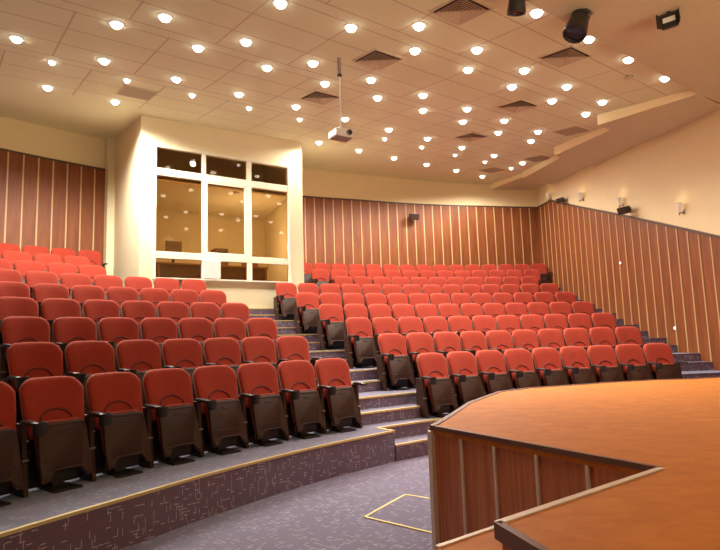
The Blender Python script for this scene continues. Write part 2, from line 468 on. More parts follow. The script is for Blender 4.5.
# ceiling -----------------------------------------------------------
mb = MB()
gx0, gx1, gy0, gy1 = -13.0, 7.7, -1.5, 19.0
nx, ny = 70, 70
def cuv(x, y): return (x * math.cos(G38) + y * math.sin(G38), -x * math.sin(G38) + y * math.cos(G38))
for i in range(nx):
    for j in range(ny):
        a, b = gx0 + (gx1 - gx0) * i / nx, gx0 + (gx1 - gx0) * (i + 1) / nx
        c, dd = gy0 + (gy1 - gy0) * j / ny, gy0 + (gy1 - gy0) * (j + 1) / ny
        m_ = Vector(((a + b) / 2 - CX, (c + dd) / 2 - CY)).length
        if m_ > RB + .5: continue
        pts = [(a, c), (b, c), (b, dd), (a, dd)]
        mb.quad(*[(x, y, ceil_z(x, y)) for x, y in reversed(pts)], 0, [cuv(x, y) for x, y in reversed(pts)])
structure(mb.build('ceiling', MAT['ceiling'], fix=False, smooth_=True))
def uv2xy(u, v): return (u * math.cos(G38) - v * math.sin(G38), u * math.sin(G38) + v * math.cos(G38))
DROP = .13
# lowered smooth soffit: stage side (v < 3.33) and sawtooth along the right wall
SV = 3.33
A_ = on_ceiling(698, 87); B_ = on_ceiling(597, 115); F_ = on_ceiling(554, 147); F3 = on_ceiling(522.5, 171.5); F4 = on_ceiling(482, 187)
d38 = Vector((math.cos(G38), math.sin(G38)))
def to_wall(p):
    q = Vector(p[:2])
    for _ in range(400):
        if q.x > wall_x(q.y) - .005: break
        q = q + d38 * .005
    return q
def along(p, s): return Vector(p[:2]) + d38 * s
mb = MB()
low = lambda x, y: ceil_z(x, y) - DROP
hi = lambda x, y: ceil_z(x, y) - .004
far = uv2xy(-9.5, SV); wallp = to_wall(uv2xy(9.9, SV))
pw = [uv2xy(-9.5, SV), (A_.x, A_.y), (wallp.x, wallp.y), (wall_x(4), 4), (wall_x(1.0), 1.0), (-1.4, 1.0), uv2xy(-4.5, SV - 3.5)]
s_v = MB()
def strip_prism(mb, poly, n=1): mb.prism([tuple(p) for p in poly], low, hi)
strip_prism(mb, [uv2xy(-9.5, SV), uv2xy(8.9, SV) if False else (A_.x, A_.y), uv2xy(11.4, SV), uv2xy(11.4, -4.0), uv2xy(-9.5, -4.0)])
structure(mb.build('ceiling_soffit_stage', MAT['soffit']))
mb = MB()
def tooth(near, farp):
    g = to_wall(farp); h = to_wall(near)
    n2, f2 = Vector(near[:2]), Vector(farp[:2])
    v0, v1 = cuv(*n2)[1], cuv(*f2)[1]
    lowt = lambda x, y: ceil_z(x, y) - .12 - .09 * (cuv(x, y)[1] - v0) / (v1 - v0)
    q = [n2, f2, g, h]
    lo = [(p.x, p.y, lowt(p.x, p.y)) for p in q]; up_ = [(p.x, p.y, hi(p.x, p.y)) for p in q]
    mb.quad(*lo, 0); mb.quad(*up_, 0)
    for i in range(4): mb.quad(lo[i], lo[(i + 1) % 4], up_[(i + 1) % 4], up_[i], 1)  # side faces take paler plaster in place of light falling on them
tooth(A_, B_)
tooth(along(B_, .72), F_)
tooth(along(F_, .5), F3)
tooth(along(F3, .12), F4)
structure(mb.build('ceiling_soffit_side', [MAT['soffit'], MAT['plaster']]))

# ------------------------------------------------------------------ projection booth
AN = math.radians(34)
P0 = on_r(265, 306.5, 16.75)
E_ = Vector((math.cos(AN), math.sin(AN), 0)); NB = Vector((-math.sin(AN), math.cos(AN), 0))   # along the face, into the booth
def bp_(e, z, dpt=0.0): q = P0 + E_ * e + NB * dpt; return Vector((q.x, q.y, z))
FL_B = T(7)
BL, BR = -2.64, 0.985
W = dict(l=-2.36, r=.63, b=2.74, t=5.48)
def face_box(mb, e0, e1_, z0, z1, d0, d1, mi=0, ztop=None):
    lo = [bp_(e0, 0, d0), bp_(e1_, 0, d0), bp_(e1_, 0, d1), bp_(e0, 0, d1)]
    zt = ztop or (lambda x, y: z1)
    mb.loft([[(p.x, p.y, z0) for p in lo], [(p.x, p.y, zt(p.x, p.y)) for p in lo]], mi)
czb = lambda x, y: ceil_z(x, y) + .03
mb = MB()
face_box(mb, BL, BR, T(6), W['b'], 0, .16)
face_box(mb, BL, BR, W['t'], 0, 0, .16, ztop=czb)
face_box(mb, BL, W['l'], W['b'], W['t'], 0, .16)
face_box(mb, W['r'], BR, W['b'], W['t'], 0, .16)
# side walls run back to the hall wall
def side(e, th, into):
    a = bp_(e, 0, .0); b = pol(RB - .01, th); dv = (b - a); nn = Vector((-dv.y, dv.x, 0)).normalized() * .14 * into
    pts = [a, b, b + nn, a + nn]
    mb.loft([[(p.x, p.y, T(6)) for p in pts], [(p.x, p.y, czb(p.x, p.y)) for p in pts]])
side(BL, -.7035, -1); side(BR, -.495, 1)
q_ = [pol(RB - .06, t_) for t_ in (-.706, -.66, -.61, -.56, -.497)]
for a_, b_ in zip(q_, q_[1:]):
    dv_ = (b_ - a_).normalized(); n_ = Vector((dv_.y, -dv_.x, 0)) * .05
    mb.prism([a_.xy, b_.xy, (b_ + n_).xy, (a_ + n_).xy], T(6), 5.3)
structure(mb.build('wall_booth', MAT['booth']))
ip = [bp_(BL + .2, 0, .17), bp_(BR - .1, 0, .17), pol(RB - .13, -.503), pol(RB - .13, -.697)]
ip2 = [bp_(BL + .2, 0, .6), bp_(BR - .1, 0, .6)] + ip[2:]
mb = MB(); mb.prism([p.xy for p in ip2], 4.93, 4.97); structure(mb.build('booth_baffle', MAT['booth']))  # drop ceiling added so the space behind the top panes stays dark
mb = MB(); mb.prism([p.xy for p in ip], T(6), T(7)); structure(mb.build('floor_booth', MAT['carpet']))
# corner pilaster where the booth meets the back wall
mb = MB(); p = pol(RB - .14, -.7395)
mb.prism([pol(RB - .25, -.7135).xy, pol(RB - .25, -.704).xy, pol(RB - .02, -.704).xy, pol(RB - .02, -.7135).xy], T(9), czb)
structure(mb.build('trim_1', MAT['booth']))
# window
wf = MB()
fr = .05
face_box(wf, W['l'], W['r'], W['t'] - .03, W['t'] + .03, -.02, .09)
face_box(wf, W['l'], W['r'], W['b'] - .02, W['b'] + .03, -.05, .09)
face_box(wf, W['l'] - .03, W['l'] + .03, W['b'], W['t'], -.02, .09)
face_box(wf, W['r'] - .03, W['r'] + .03, W['b'], W['t'], -.02, .09)
for z0, z1 in ((4.87, 5.02), (3.17, 3.31)): face_box(wf, W['l'], W['r'], z0, z1, -.01, .08)
for e0, e1_ in ((-1.40, -1.315), (-.40, -.29)): face_box(wf, e0, e1_, W['b'], W['t'], -.008, .08)
win = structure(wf.build('window_1', MAT['frame'], bevel=.006))
sf = MB()
for a, b, c, d in ((-1.315, -1.28, 3.31, 4.87), (-.455, -.40, 3.31, 4.87)): face_box(sf, a, b, c, d, .0, .05)
face_box(sf, -1.28, -.455, 4.83, 4.87, 0, .05); face_box(sf, -1.28, -.455, 3.31, 3.35, 0, .05)
sf.build('sash', MAT['frame'], win, bevel=.004)
for e0, e1_ in ((W['l'] + .03, -1.40), (-1.315, -.40), (-.29, W['r'] - .03)):
    for z0, z1 in ((W['b'] + .03, 3.17), (3.31, 4.87), (5.02, W['t'] - .03)):
        g = MB(); face_box(g, e0, e1_, z0, z1, .03, .04); g.build('pane', MAT['glass'], win)
# booth floor (one tier of the hall) and things inside
def booth_thing(name, e, z, dep, label, cat): 
    p = bp_(e, z, dep); return empty(name, p, AN, label, cat)
t = booth_thing('control_desk', -.95, FL_B, .75, 'brown control desk standing behind the booth window', 'desk')
mb = MB(); mb.box((0, 0, .97), (2.5, .6, .04)); mb.build('desk_top', MAT['card'], t, bevel=.005)
for x in (-1.2, 1.2):
    mb = MB(); mb.box((x, 0, .475), (.05, .55, .95)); mb.build('desk_leg', MAT['card'], t)
mb = MB(); mb.box((0, -.24, .5), (2.35, .03, .9)); mb.build('front_panel', MAT['deskwood'], t)
t = booth_thing('cardboard_box', -.05, FL_B + .99, .72, 'small orange-brown box on the booth desk, low behind the right tall pane', 'box')
mb = MB(); mb.box((0, 0, .14), (.30, .26, .28)); mb.build('carton', MAT['card'], t, bevel=.006)
mb = MB(); mb.box((0, 0, .284), (.05, .262, .006)); mb.build('packing_tape', MAT['tape'], t)
t = booth_thing('equipment_case', -.75, FL_B + .99, .78, 'brown equipment case on the booth desk behind the middle pane', 'case')
mb = MB(); mb.box((0, 0, .2), (.30, .34, .40)); mb.build('case_body', MAT['grey'], t, bevel=.01)
mb = MB(); mb.tube([(-.08, -.17, .3), (-.08, -.2, .3), (.08, -.2, .3), (.08, -.17, .3)], .012); mb.build('case_handle', MAT['black'], t)
t = booth_thing('monitor', -1.75, FL_B + .99, .85, 'brown square screen seen through the left tall pane', 'monitor')
mb = MB(); mb.box((0, 0, .40), (.34, .05, .26)); mb.build('screen', MAT['grey'], t, bevel=.006)
mb = MB(); mb.box((0, .03, .16), (.05, .04, .32)); mb.box((0, .02, .01), (.24, .2, .02)); mb.build('stand', MAT['black'], t)
t = booth_thing('white_box', -1.22, W['b'] + .03, -.02, 'bright white box standing at the sill of the booth window', 'box')
mb = MB(); mb.box((0, -.05, .20), (.36, .09, .385)); mb.build('carton', MAT['white'], t, bevel=.006)
mb = MB(); mb.box((.1815, -.05, .2), (.004, .08, .3)); mb.build('side_label', MAT['card'], t)
# sill shelf that carries it
mb = MB(); face_box(mb, W['l'], W['r'], W['b'] - .0, W['b'] + .03, -.11, -.05); mb.build('window_sill', MAT['frame'], win, bevel=.005)

# ================================================================== STAGE
SZ = .85
def sp_(px, py): p = on_z(px, py, SZ); return Vector((p.x, p.y))
c_corner = sp_(431, 426); c_in = sp_(660, 468.5); c_post = sp_(496, 523.5); c_near = sp_(540, 550)
front = [sp_(450, 415), sp_(468.5, 402.7), sp_(498, 392), sp_(529, 388), sp_(560, 386), sp_(608, 382.6), sp_(653, 380), sp_(690, 379.0), sp_(720, 377.3)]
dn = (c_near - c_post).normalized()
nearp = [c_near, c_post + dn * 1.6, Vector((c_post.x + dn.x * 1.6 + .3, -1.0))]
dl = (front[-1] - front[-2]).normalized()
right = [front[-1] + dl * 1.0, Vector((wall_x(8.6) - .08, 7.6)), Vector((wall_x(2.0) - .08, -1.0))]
outline = [c_corner] + front + right + nearp[::-1] + [c_post, c_in]
t = empty('stage', (2.5, 3.0, 0), 0, 'raised stage with orange wooden floor and dark panelled sides, right foreground', 'stage')
def sl(o): o.location = (-2.5, -3.0, 0); return o
mb = MB(); mb.prism([tuple(p) for p in outline], SZ - .05, SZ); sl(mb.build('stage_floor', MAT['stage_top'], t))
def skirt(mb, pts, z0, z1, inset, thick):
    for a, b in zip(pts, pts[1:]):
        d = (b - a).normalized(); n = Vector((d.y, -d.x))
        q = [a + n * inset, b + n * inset, b + n * (inset + thick), a + n * (inset + thick)]
        mb.prism([tuple(p) for p in q], z0, z1)
# outward side: outline runs clockwise seen from above, inside is to the right (d.y,-d.x)
mb = MB(); skirt(mb, [c_in, c_corner], 0, SZ - .05, .02, .03); sl(mb.build('notch_panel', MAT['stage_side'], t))
mb = MB(); skirt(mb, [c_corner] + front + right[:1], 0, SZ - .05, .02, .03); sl(mb.build('front_panel', MAT['stage_side'], t))
mb = MB(); skirt(mb, [c_near + dn * 1.0, c_post], 0, SZ - .05, .02, .03); sl(mb.build('side_panel', MAT['stage_side'], t))
mb = MB(); skirt(mb, [c_post, c_in], 0, SZ - .05, .02, .03); sl(mb.build('notch_panel', MAT['stage_side'], t))
# vertical battens on the notch panel at measured places
dv = (c_in - c_corner)
def batten(px):
    a = math.tan(math.atan2(ray(px, 440).x, ray(px, 440).y))
    s = (a * c_corner.y - c_corner.x) / (dv.x - a * dv.y)
    return c_corner + dv * s
ang = math.atan2(dv.y, dv.x)
for px in (461, 493.5, 535, 585, 632):
    p = batten(px); mb = MB(); mb.box((p.x, p.y, (SZ - .05) / 2), (.020, .014, SZ - .05), rot=Matrix.Rotation(ang, 3, 'Z'))
    sl(mb.build('batten', MAT['alu'], t, bevel=.003))
mb = MB(); mb.box((c_corner.x + .0, c_corner.y, (SZ - .03) / 2), (.04, .04, SZ - .03), rot=Matrix.Rotation(ang, 3, 'Z')); sl(mb.build('corner_post', MAT['alu'], t, bevel=.004))
p = c_post + dn * .10
mb = MB(); mb.box((p.x - .008, p.y, (SZ - .05) / 2), (.02, .03, SZ - .05), rot=Matrix.Rotation(math.atan2(dn.y, dn.x) + PI / 2, 3, 'Z')); sl(mb.build('batten', MAT['tape'], t))
# edge trims
def edge(pts, w, m, z0=SZ - .045, z1=SZ + .006, out=.008, name='edge_trim'):
    mb = MB(); skirt(mb, pts, z0, z1, -out, w + out); return sl(mb.build(name, m, t))
edge([c_in, c_corner], .016, MAT['darktrim'], SZ - .022)
edge([c_corner] + front + right[:1], .035, MAT['darktrim'])
edge([c_post, c_in], .020, MAT['alu'])
edge([c_near + dn * 1.0, c_post], .02, MAT['darktrim'])
# steps up to the stage in the notch
t2 = empty('stage_steps', (.3, 1.9, 0), 0, 'low wooden steps with a white metal edge beside the stage corner, bottom of view', 'steps')
Z1 = .66
a = on_z(437, 547.5, Z1); b = on_z(499, 526.5, Z1)
ins = Vector((dn.x, dn.y)); 
poly = [(a.x, a.y), (b.x, b.y), (c_post.x + .12, c_post.y + .13), (c_post.x - .03, c_post.y + .02), (c_near.x - .05, c_near.y), (a.x - .02, a.y - .5)]
def s2(o): o.location = (-.3, -1.9, 0); return o
mb = MB(); mb.prism(poly, Z1 - .04, Z1); s2(mb.build('tread', MAT['stage_top'], t2))
inner = [Vector(p) for p in poly]; cen = sum(inner, Vector((0, 0))) / len(inner)
mb = MB(); mb.prism([tuple(p + (cen - p) * .05) for p in inner], 0, Z1 - .04); s2(mb.build('riser', MAT['stage_side'], t2))
mb = MB(); skirt(mb, [Vector((a.x, a.y)), Vector((b.x, b.y))], Z1 - .03, Z1 + .006, -.010, .022); s2(mb.build('edge_trim', MAT['alu'], t2))
Z2 = .40
a2 = on_z(405, 554, Z2); b2 = Vector((a.x - .012, a.y + .0))
mb = MB(); mb.prism([(a.x - .24, a.y - .05), (a.x - .012, a.y + .10), (a.x - .03, a.y - .45), (a.x - .24, a.y - .5)], 0, Z2); s2(mb.build('tread', MAT['stage_side'], t2))

# floor hatch marked with yellow edging
q = [on_z(365, 517.5, 0), on_z(405.5, 495, 0), on_z(405.5, 495, 0) + (on_z(430, 499.2, 0) - on_z(405.5, 495, 0)) * 2.9, None]
q[3] = q[0] + (on_z(430, 533, 0) - on_z(365, 517.5, 0)) * (((q[2] - q[1]).length) / ((on_z(430, 533, 0) - on_z(365, 517.5, 0)).length))
hc = (q[0] + q[2]) / 2
t = empty('floor_hatch', (hc.x, hc.y, 0), 0, 'carpeted floor hatch outlined with thin yellow edging beside the stage', 'hatch')
mb = MB(); mb.prism([(p.x - hc.x, p.y - hc.y) for p in q], 0, .004)
hat = mb.build('hatch_lid', MAT['carpet'], t)
lay = hat.data.uv_layers.new(name='UVMap')
for l in hat.data.loops:
    c = hat.data.vertices[l.vertex_index].co; lay.data[l.index].uv = (c.x * .64 + c.y * .77, -c.x * .77 + c.y * .64)
for i in range(4):
    a, b = q[i] - hc, q[(i + 1) % 4] - hc; d = (b - a).normalized(); n = Vector((-d.y, d.x, 0)) * .011
    mb = MB(); mb.prism([(a + n).xy, (b + n).xy, (b - n).xy, (a - n).xy], 0, .008); mb.build('edging', MAT['tape'], t)

# ================================================================== SEATS
def rrect(w0, w1, z0, z1, rt, rb, k=6, arch=0.0):
    """outline (x,z) of a rounded panel: w0 half width at bottom, w1 at top"""
    pts = []
    for (cx_, cz, r, a0) in ((w0 - rb, z0 + rb, rb, -90), (w1 - rt, z1 - rt, rt, 0), (-(w1 - rt), z1 - rt, rt, 90), (-(w0 - rb), z0 + rb, rb, 180)):
        for i in range(k + 1):
            a = math.radians(a0 + 90 * i / k); pts.append([cx_ + r * math.cos(a), cz + r * math.sin(a)])
        if a0 == 0:
            for i in range(1, 6):
                f = i / 6; xx = (w1 - rt) * (1 - 2 * f); pts.append([xx, z1])
    for p in pts:
        if arch and p[1] > z1 - rt * 1.001:
            p[1] += arch * (1 - (p[0] / w1) ** 2) * ((p[1] - (z1 - rt)) / rt)
    return pts
def panel_loft(mb, out, layers, ctr, mi=0, warp=None):
    """layers: (scale, y) - outline scaled about ctr and pushed along y"""
    rings = []
    for s, y in layers:
        ring = []
        for x, z in out:
            X_, Z_ = ctr[0] + (x - ctr[0]) * s, ctr[1] + (z - ctr[1]) * s
            p = Vector((X_, y, Z_))
            ring.append(warp(p) if warp else p)
        rings.append(ring)
    mb.loft(rings, mi)
HB, HT = .40, .867
def lean(p):
    f = (p.z - HB) / (HT - HB)
    return Vector((p.x, p.y - .004 + (f - 1) * .135 + .035 * (p.x / .24) ** 2 * -1 + .018, p.z))
out = rrect(.228, .250, HB, HT - .014, .105, .05, arch=.014)
mb = MB()
panel_loft(mb, out, [(.93, .028), (.985, .022), (1, .005), (1, -.012), (.985, -.026), (.95, -.036), (.86, -.043), (.6, -.047), (.3, -.047), (.08, -.047)], (0, .64), warp=lean)
ME_BACK = mb.mesh('backrest', [MAT['fabric']], True)
mb = MB()
panel_loft(mb, rrect(.215, .238, HB - .03, HT - .03, .09, .05), [(.5, .058), (.9, .052), (1, .034), (1, .024), (.97, .02)], (0, .62), warp=lean)
ME_SHELL = mb.mesh('back_shell', [MAT['plastic']], True)
mb = MB()
pts = []
for i in range(15):
    a = PI * i / 14
    x = .132 * math.cos(a); z = .505 + .108 * math.sin(a)
    pts.append(lean(Vector((x, -.0475, z))))
mb.tube(pts, .0095, 6)
ME_PIPE = mb.mesh('piping', [MAT['piping']], True)
# folded seat: frame from (y=-.17,z=.515) to (y=-.29,z=.10)
def fold(p):
    f = (p.z - .09) / .425
    return Vector((p.x, p.y - .325 + f * .125, p.z))
mb = MB()
panel_loft(mb, rrect(.188, .190, .15, .527, .04, .06), [(.9, .062), (1, .045), (1.0, .015), (.985, .0)], (0, .33), warp=fold)
ME_CUSH = mb.mesh('seat_cushion', [MAT['fabric']], True)
mb = MB()
pan_out = [(-.198, .085), (-.150, .085), (-.142, .100), (-.120, .135), (-.105, .152), (-.05, .155), (.0, .156), (.05, .155), (.105, .152), (.120, .135), (.142, .100), (.150, .085), (.198, .085),
           (.202, .20), (.197, .35), (.191, .47), (.183, .502), (.160, .514), (.08, .516), (-.08, .516), (-.160, .514), (-.183, .502), (-.191, .47), (-.197, .35), (-.202, .20)]
panel_loft(mb, pan_out, [(.985, .006), (1, .0), (1, -.018), (.985, -.027), (.96, -.030)], (0, .32), warp=fold)
mb.tube([fold(Vector((x, -.031, z))) for x, z in ((-.172, .112), (-.148, .118), (-.126, .148), (-.108, .166), (0, .170), (.108, .166), (.126, .148), (.148, .118), (.172, .112))], .008, 6)
mb.tube([fold(Vector((x, -.031, z))) for x, z in ((-.168, .46), (-.155, .488), (-.13, .494), (.13, .494), (.155, .488), (.168, .46))], .004, 5)
mb.tube([fold(Vector((x, -.031, .235))) for x in (-.17, 0, .17)], .0035, 5)
ME_PAN = mb.mesh('seat_pan', [MAT['plastic']], True)
mb = MB()
mb.tube([fold(Vector((-.045 + .09 * i / 6, -.031, .452 - .012 * math.sin(PI * i / 6)))) for i in range(7)], .004, 5)
ME_MARK = mb.mesh('emblem', [MAT['black']], True)
mb = MB()
# armrest (left side of the seat, seen from the front)
rings = []
for y, w, z, h in ((-.13, .018, .535, .02), (-.15, .028, .543, .030), (-.19, .034, .545, .034), (-.27, .034, .540, .036), (-.33, .030, .535, .036), (-.36, .022, .530, .030)):
    ring = []
    for k in range(10):
        a = 2 * PI * k / 10
        cx_, cz = math.cos(a), math.sin(a)
        e = 2 / 3.0
        ring.append(Vector((math.copysign(abs(cx_) ** e, cx_) * w, y, z + math.copysign(abs(cz) ** e, cz) * h / 2)))
    rings.append(ring)
mb.loft(rings)
ME_ARM = mb.mesh('armrest', [MAT['black']], True)
mb = MB()
mb.lathe([(.040, -.070), (.046, -.06), (.052, .018), (.052, .024), (.045, .024), (.040, -.04), (.001, -.045)], 14, mat4=Matrix.Translation((.018, -.375, .525)))
ME_CUP = mb.mesh('cup_holder', [MAT['black']], True)
mb = MB()
prof = [(-.27, 0), (-.05, 0), (-.045, .30), (-.05, .53), (-.20, .53), (-.22, .30)]
mb.loft([[(-.02, y, z) for y, z in prof], [(.02, y, z) for y, z in prof]])
ME_STD = mb.mesh('standard', [MAT['plastic']], False, bevel=.006)
mb = MB(); mb.box((0, -.222, .262), (.05, .03, .012))
ME_PIV = mb.mesh('pivot_bracket', [MAT['steel']], False, bevel=.003)
mb = MB(); mb.loft([[Vector((x * s_, y, z)) for x, y in ((-.11, -.36), (.11, -.36), (.09, -.05), (-.09, -.05))] for z, s_ in ((0, 1), (.012, 1), (.02, .9))]); mb.box((0, -.14, .10), (.09, .10, .17)); mb.box((0, -.12, .30), (.46, .05, .05))
ME_FOOT = mb.mesh('pedestal_foot', [MAT['black']], False)
mb = MB(); mb.box((0, -.10, .20), (.475, .02, .36)); mb.box((0, -.21, .135), (.30, .02, .14)); mb.box((0, -.16, .2), (.2, .12, .03))  # black plates added to darken the gaps below and between seats
ME_GAP = mb.mesh('gap_darkener', [MAT['black']], False)
ORD = ['', 'first', 'second', 'third', 'fourth', 'fifth', 'sixth', 'seventh', 'eighth', 'ninth', 'tenth', 'eleventh', 'twelfth', 'thirteenth', 'fourteenth', 'fifteenth', 'sixteenth']
def px_of(p):
    d = p - EYEV; w = d.dot(FW); return 360 + F_PX * d.dot(RT) / w, 275 - F_PX * d.dot(UP) / w
def seat(loc, th, label, group, last):
    r = empty('auditorium_seat', loc, -th, label, 'seat', group)
    bk = link('backrest', ME_BACK, r); link('back_shell', ME_SHELL, bk); link('piping', ME_PIPE, bk)
    cs = link('seat_cushion', ME_CUSH, r); pn = link('seat_pan', ME_PAN, r); link('emblem', ME_MARK, pn)
    link('pedestal_foot', ME_FOOT, r); link('gap_darkener', ME_GAP, r)
    for x in ((-P / 2, P / 2) if last else (-P / 2,)):
        am = link('armrest', ME_ARM, r, (x + .012, 0, 0))
        if x < 0: link('cup_holder', ME_CUP, am)
        sd = link('standard', ME_STD, r, (x, 0, 0)); link('pivot_bracket', ME_PIV, sd)
    return r
for n in range(1, 10):
    R_ = rowR(n); rown = 'front row' if n == 1 else ('back row' if n == 9 else ORD[n] + ' row')
    # left block
    c = LN[n - 1]; ths = [LS[n - 1] + P / R_ * i for i in range(c)]
    t_ = ths[0] - P / R_
    while True:
        p = pol(R_, t_, T(n) + .7); xr = px_of(p + Vector((math.cos(t_), -math.sin(t_), 0)) * .24)[0]
        if xr < 3: break
        ths.insert(0, t_); t_ -= P / R_
    m = len(ths)
    for i, th in enumerate(ths):
        k = m - i
        ref = 'the stepped aisle' if n <= 6 else 'the booth wall'
        lab = f'red folding seat, {"nearest" if k == 1 else ORD[k] + " from"} {ref} in the left block {rown}'
        if k == 1: lab = f'red folding seat, nearest to {ref} in the left block {rown}'
        seat(pol(R_, th, T(n)), th, lab, f'left block {rown} seats', i == m - 1)
    # right block
    c = RN[n - 1]
    for i in range(c):
        th = RS[n - 1] + P / R_ * i
        pos = 'leftmost' if i == 0 else ('rightmost' if i == c - 1 else ORD[i + 1] + ' from left')
        seat(pol(R_, th, T(n)), th, f'red folding seat, {pos} in the right block {rown}', f'right block {rown} seats', i == c - 1)

# ================================================================== CEILING THINGS
LIGHTS = [(16.5,38),(52,61.5),(116.5,23.5),(165,16.5),(104,60),(47.5,86.8),(127,79.6),(115,101),(176.5,78.4),(198,47),(246,41),(267,66.7),(280.5,2.5),(239,93.6),(192,94.4),(249,107.4),(296,106),(299.6,118.6),(313,62.3),(325,82.7),(345,118.3),(351,26.7),(419,25),(415,49.6),(477,48.9),(468,68.7),(524.4,69.5),(512,85.8),(536.7,11.7),(371,79),(377.6,97),(423,94.4),(423,109.7),(467,108.2),(463,121),(504.3,120),(498.2,132),(538,131),(531,140.5),(388.8,129),(384.7,138.2),(427.5,138),(589,38),(628.6,58.5),(665,77.4),(566.7,85.8),(552,100),(602.4,101.3),(585.8,113.3),(319,142),(358.8,150),(394,157.5),(426.5,164),(456.3,170),(421.7,146.5),(462,147),(455,154.4),(494,155),(484.8,161.4),(522.6,162.4),(511,167.8),(482.4,176)]
cl = []
for px, py in LIGHTS:
    p = on_ceiling(px, py); u, v = cuv(p.x, p.y); cl.append((v, u, p))
bands = [(3.0, 4.2), (4.2, 5.05), (5.05, 5.95), (5.95, 6.9), (6.9, 7.9), (7.9, 8.87), (8.87, 9.9), (9.9, 12)]
tilt = Matrix.Rotation(.1, 4, 'X') @ Matrix.Rotation(.04, 4, 'Y')
mb = MB(); mb.lathe([(.10, .0), (.10, -.006), (.078, -.012), (.072, .0)], 20, cap0=False, cap1=False, mat4=tilt); ME_RIM = mb.mesh('trim_ring', [MAT['white']], True)
mb = MB(); mb.lathe([(.056, .0), (.064, -.010), (.066, -.024), (.060, -.042), (.046, -.056), (.025, -.066), (.001, -.069)], 16, mat4=tilt); ME_BULB = mb.mesh('bulb', [MAT['lamp']], True)
LCOL = (1.0, .94, .83)
def new_spot(name, energy, size, blend=.6, rad=.07):
    l = bpy.data.lights.new(name, 'SPOT'); l.energy = energy; l.color = LCOL; l.spot_size = math.radians(size); l.spot_blend = blend; l.shadow_soft_size = rad; return l
LP = 142.0
SPOTS = {}
for bi, (v0, v1) in enumerate(bands):
    row = sorted([c for c in cl if v0 <= c[0] < v1], key=lambda c: c[1])
    for i, (v, u, p) in enumerate(row):
        where = 'nearest the stage' if bi == 0 else ('nearest the back wall' if bi == 7 else f'{ORD[bi + 1]} from the stage')
        pos = 'leftmost' if i == 0 else ('rightmost' if i == len(row) - 1 else ORD[i + 1] + ' from left')
        small = bi == 6
        r = empty('downlight', p, 0, f'{"small " if small else ""}round ceiling downlight, {pos} in the light row {where}', 'ceiling light', f'downlights in light row {where}')
        if small: r.scale = (.66, .66, .9)
        link('trim_ring', ME_RIM, r); link('bulb', ME_BULB, r)
        # lamps over the far left of the hall run dimmer
        f = 1.0
        wide = (p.y > 8.6 and p.x < -2.0) or v > 9.9
        side_ = p.x > 3.6 and not wide
        tight = p.x < 1.7 and p.y < 8.6
        if tight: f = interp(p.x + .25 * (7 - p.y), [(-4.5, .05), (-1.8, .06), (-.6, .2), (.4, .5), (1.8, .85)])
        elif p.x < -2.0: f = 1.9 if math.hypot(p.x - CX, p.y - CY) > 15.3 else .8
        f *= interp(p.x, [(2.8, 1.0), (4.2, .46), (5.5, .32)]) * (1.4 if v > 9.9 else 1)
        f *= .45 if small else 1
        key = (round(f, 1), wide, tight, side_)
        if key not in SPOTS: SPOTS[key] = new_spot('downlight_lamp', LP * max(key[0], .08), 172 if wide else (74 if tight else 132 if side_ else 104), .5 if wide else 1.0)
        o = link('lamp', SPOTS[key], r, (0, 0, -.11))

# 4-way square diffusers
cz_rot = Matrix.Rotation(.1, 4, 'X') @ Matrix.Rotation(.04, 4, 'Y')
def sq(h, z): return [Vector((-h, -h, z)), Vector((h, -h, z)), Vector((h, h, z)), Vector((-h, h, z))]
mbf = MB(); mbf.loft([sq(.285, 0), sq(.285, -.008), sq(.262, -.020), sq(.252, -.020), sq(.25, 0)], cap0=False, cap1=False)
ME_VF = mbf.mesh('frame', [MAT['vent']])
mbb = MB(); mbb.loft([sq(.25, -.002), sq(.25, -.005)]); ME_VB = mbb.mesh('backing', [MAT['ventdark']])
mbl = MB()
for k in range(7):
    h = .236 - k * .034
    if h > .03: mbl.loft([sq(h, -.036), sq(h - .009, -.037), sq(max(.004, h - .050), -.012), sq(max(.002, h - .052), -.010)], cap0=False, cap1=False)
ME_VL = mbl.mesh('louvre_blade', [MAT['vent']])
VENTS = [((461, 7.5), 'nearest the stage lights, top of view'), ((378, 57), 'beside the projector pole, right of it'), ((565, 54), 'close to the black stage light on the right'), ((320, 95), 'on the left of the projector pole'), ((518, 103.5), 'in the middle of the lamps right of the projector'), ((471, 134.5), 'farthest back, above the right seats')]
for (px, py), wh in VENTS:
    p = on_ceiling(px, py + 2)
    r = empty('ceiling_vent', p, 0, f'square louvred ceiling vent {wh}', 'vent', 'square louvred ceiling vents')
    r.rotation_euler = (Matrix.Rotation(.1, 3, 'X') @ Matrix.Rotation(.04, 3, 'Y') @ Matrix.Rotation(G38, 3, 'Z')).to_euler()
    link('frame', ME_VF, r); link('backing', ME_VB, r); link('louvre_blade', ME_VL, r)
mbq = MB(); mbq.loft([sq(.28, -.001), sq(.28, -.010)]); ME_RT = mbq.mesh('return_grille', [MAT['grille']], bevel=.003)
mbs = MB()
for k in range(9): mbs.box((0, -.22 + .055 * k, -.012), (.5, .012, .006))
ME_RS = mbs.mesh('grille_bars', [MAT['bars']])
for (px, py), wh in (((137, 93), 'above the booth corner, left of the hall'), ((571, 131), 'beside the first soffit step on the right'), ((538, 158.5), 'beside the second soffit step on the right'), ((492, 170), 'near the back wall, right of the lamps')):
    p = on_ceiling(px, py)
    r = empty('return_grille', p, 0, f'flat brown square ceiling grille {wh}', 'vent', 'flat square ceiling grilles')
    r.rotation_euler = (Matrix.Rotation(.1, 3, 'X') @ Matrix.Rotation(.04, 3, 'Y') @ Matrix.Rotation(G38, 3, 'Z')).to_euler()
    link('grille_plate', ME_RT, r); link('grille_bars', ME_RS, r)

